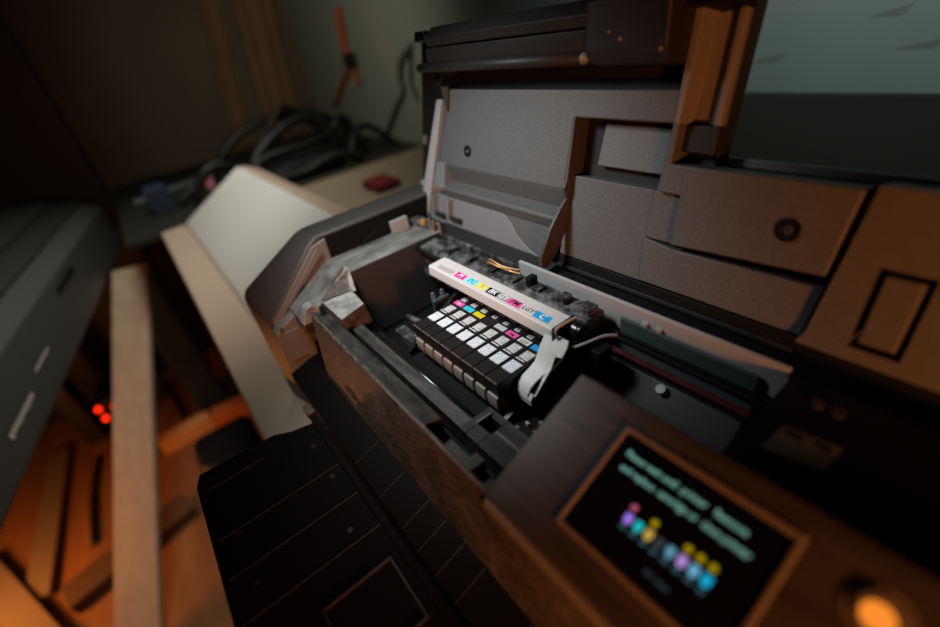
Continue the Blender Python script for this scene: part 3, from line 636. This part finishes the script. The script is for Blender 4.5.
b = beam((-1330, -292, -898), (-1310, -150, -898), 60, 60); single(b, 'red_lit_batten', M['orangew2'], 'red-lit batten end lying beside the orange-lit batten', 'batten', bevel=3)
b = MB(); b.tube([(-2000, -440, -893), (-1700, -410, -893), (-1459, -388, -893)], 7); single(b, 'floor_cable', M['cable'], 'straight dark cable on the floor right of the leaning plank', 'cable', smooth=True)
b = MB(); b.tube([(-1500, -672, -893), (-1300, -690, -893), (-1079, -689, -893)], 9); single(b, 'power_cable', M['cable'], 'dark cable lying on the orange floor left of the plank', 'cable', smooth=True)
PB = thing('black_power_box', 'black box with glowing red lights on the floor beside the plank', 'power box', (-1640, -600, -900))
b = MB(); b.box(-1740, -1562, -600, -500, -900, -730); finish(b, 'box_body', M['cable'], PB, 6)
redm = glow('red_light', 'ff2a10', 2.2)
for y, z in ((-598, -752), (-553, -768), (-598, -796)):
    b = MB(); b.ball((-1558, y, z), 10); finish(b, 'red_light', redm, PB, 0, smooth=True)
b = MB(); b.polyz([(-960, -330), (-820, -330), (-760, -270), (-760, -190), (-960, -170)], -900, -640); single(b, 'black_bin', M['cable'], 'black bin standing on the floor behind the output tray', 'bin', bevel=30, seg=4)
b = MB(); b.box(-1530, -1416, -325, -225, -900, -330); single(b, 'blue_crate', M['bluebox'], 'tall dark blue crate behind the upper end of the leaning plank', 'crate', bevel=6)

# ================================================================== CAMERA
Rm = ((0.59947951, 0.35323661, -0.71822574), (0.78340896, -0.44281714, 0.4361002), (-0.16399611, -0.82409761, -0.54218852))
cam = bpy.data.cameras.new('camera'); co = bpy.data.objects.new('camera', cam); COL.objects.link(co)
cam.sensor_width = 36; cam.lens = 456.47/940*36; cam.clip_start = .005; cam.clip_end = 50
mw = Matrix(((Rm[0][0], -Rm[0][1], -Rm[0][2], 282.583*S), (Rm[1][0], -Rm[1][1], -Rm[1][2], -118.251*S), (Rm[2][0], -Rm[2][1], -Rm[2][2], (194.814+ZF)*S), (0, 0, 0, 1)))
co.matrix_world = mw
cam.dof.use_dof = True; cam.dof.focus_distance = .335; cam.dof.aperture_fstop = 2.3
sc.camera = co

# ================================================================== LIGHT
def lamp(kind, name, loc, target, energy, col, **k):
    d = bpy.data.lights.new(name, kind); d.energy = energy; d.color = col
    for a, v in k.items(): setattr(d, a, v)
    o = bpy.data.objects.new(name, d); COL.objects.link(o)
    o.location = (loc[0]*S, loc[1]*S, (loc[2]+ZF)*S)
    dv = Vector(target) - Vector(loc); o.rotation_euler = dv.to_track_quat('-Z', 'Y').to_euler(); return o
lamp('SPOT', 'key_lamp', (-50, -80, 285), (-36, 66, 24), 5.5, (.93, .985, 1), spot_size=math.radians(86), spot_blend=1, shadow_soft_size=.045)
lamp('AREA', 'warm_lamp', (560, -200, 78), (80, 60, 30), 1.65, (1, .31, .075), shape='DISK', size=.06)
lamp('POINT', 'floor_lamp_glow', (-900, -950, -600), (0, 0, 0), 8, (1, .34, .08), shadow_soft_size=.06)
lamp('SPOT', 'window_daylight', (-700, 80, 1000), (-950, -220, -300), 34, (1, .98, .90), spot_size=math.radians(75), spot_blend=.8, shadow_soft_size=.2)
lamp('SPOT', 'left_wall_fill', (-800, 0, 450), (-1500, 550, 140), 10.5, (1, .90, .70), spot_size=math.radians(105), spot_blend=1, shadow_soft_size=.1)  # added fill spot that brightens the far left of the room
lamp('SPOT', 'back_wall_fill', (60, 330, 330), (10, 700, 110), 3.6, (.80, .98, 1), spot_size=math.radians(135), spot_blend=.8, shadow_soft_size=.05)  # added fill spot aimed at the back wall, no lamp hangs there
w = bpy.data.worlds.new('room_air'); sc.world = w; w.use_nodes = True
w.node_tree.nodes['Background'].inputs[0].default_value = (.8, .85, .8, 1); w.node_tree.nodes['Background'].inputs[1].default_value = .003

sc.view_settings.view_transform = 'Standard'; sc.view_settings.look = 'None'; sc.view_settings.gamma = 1; sc.view_settings.exposure = 0
sc.view_settings.use_curve_mapping = False
sc.cycles.use_denoising = True
sc.cycles.max_bounces = 8
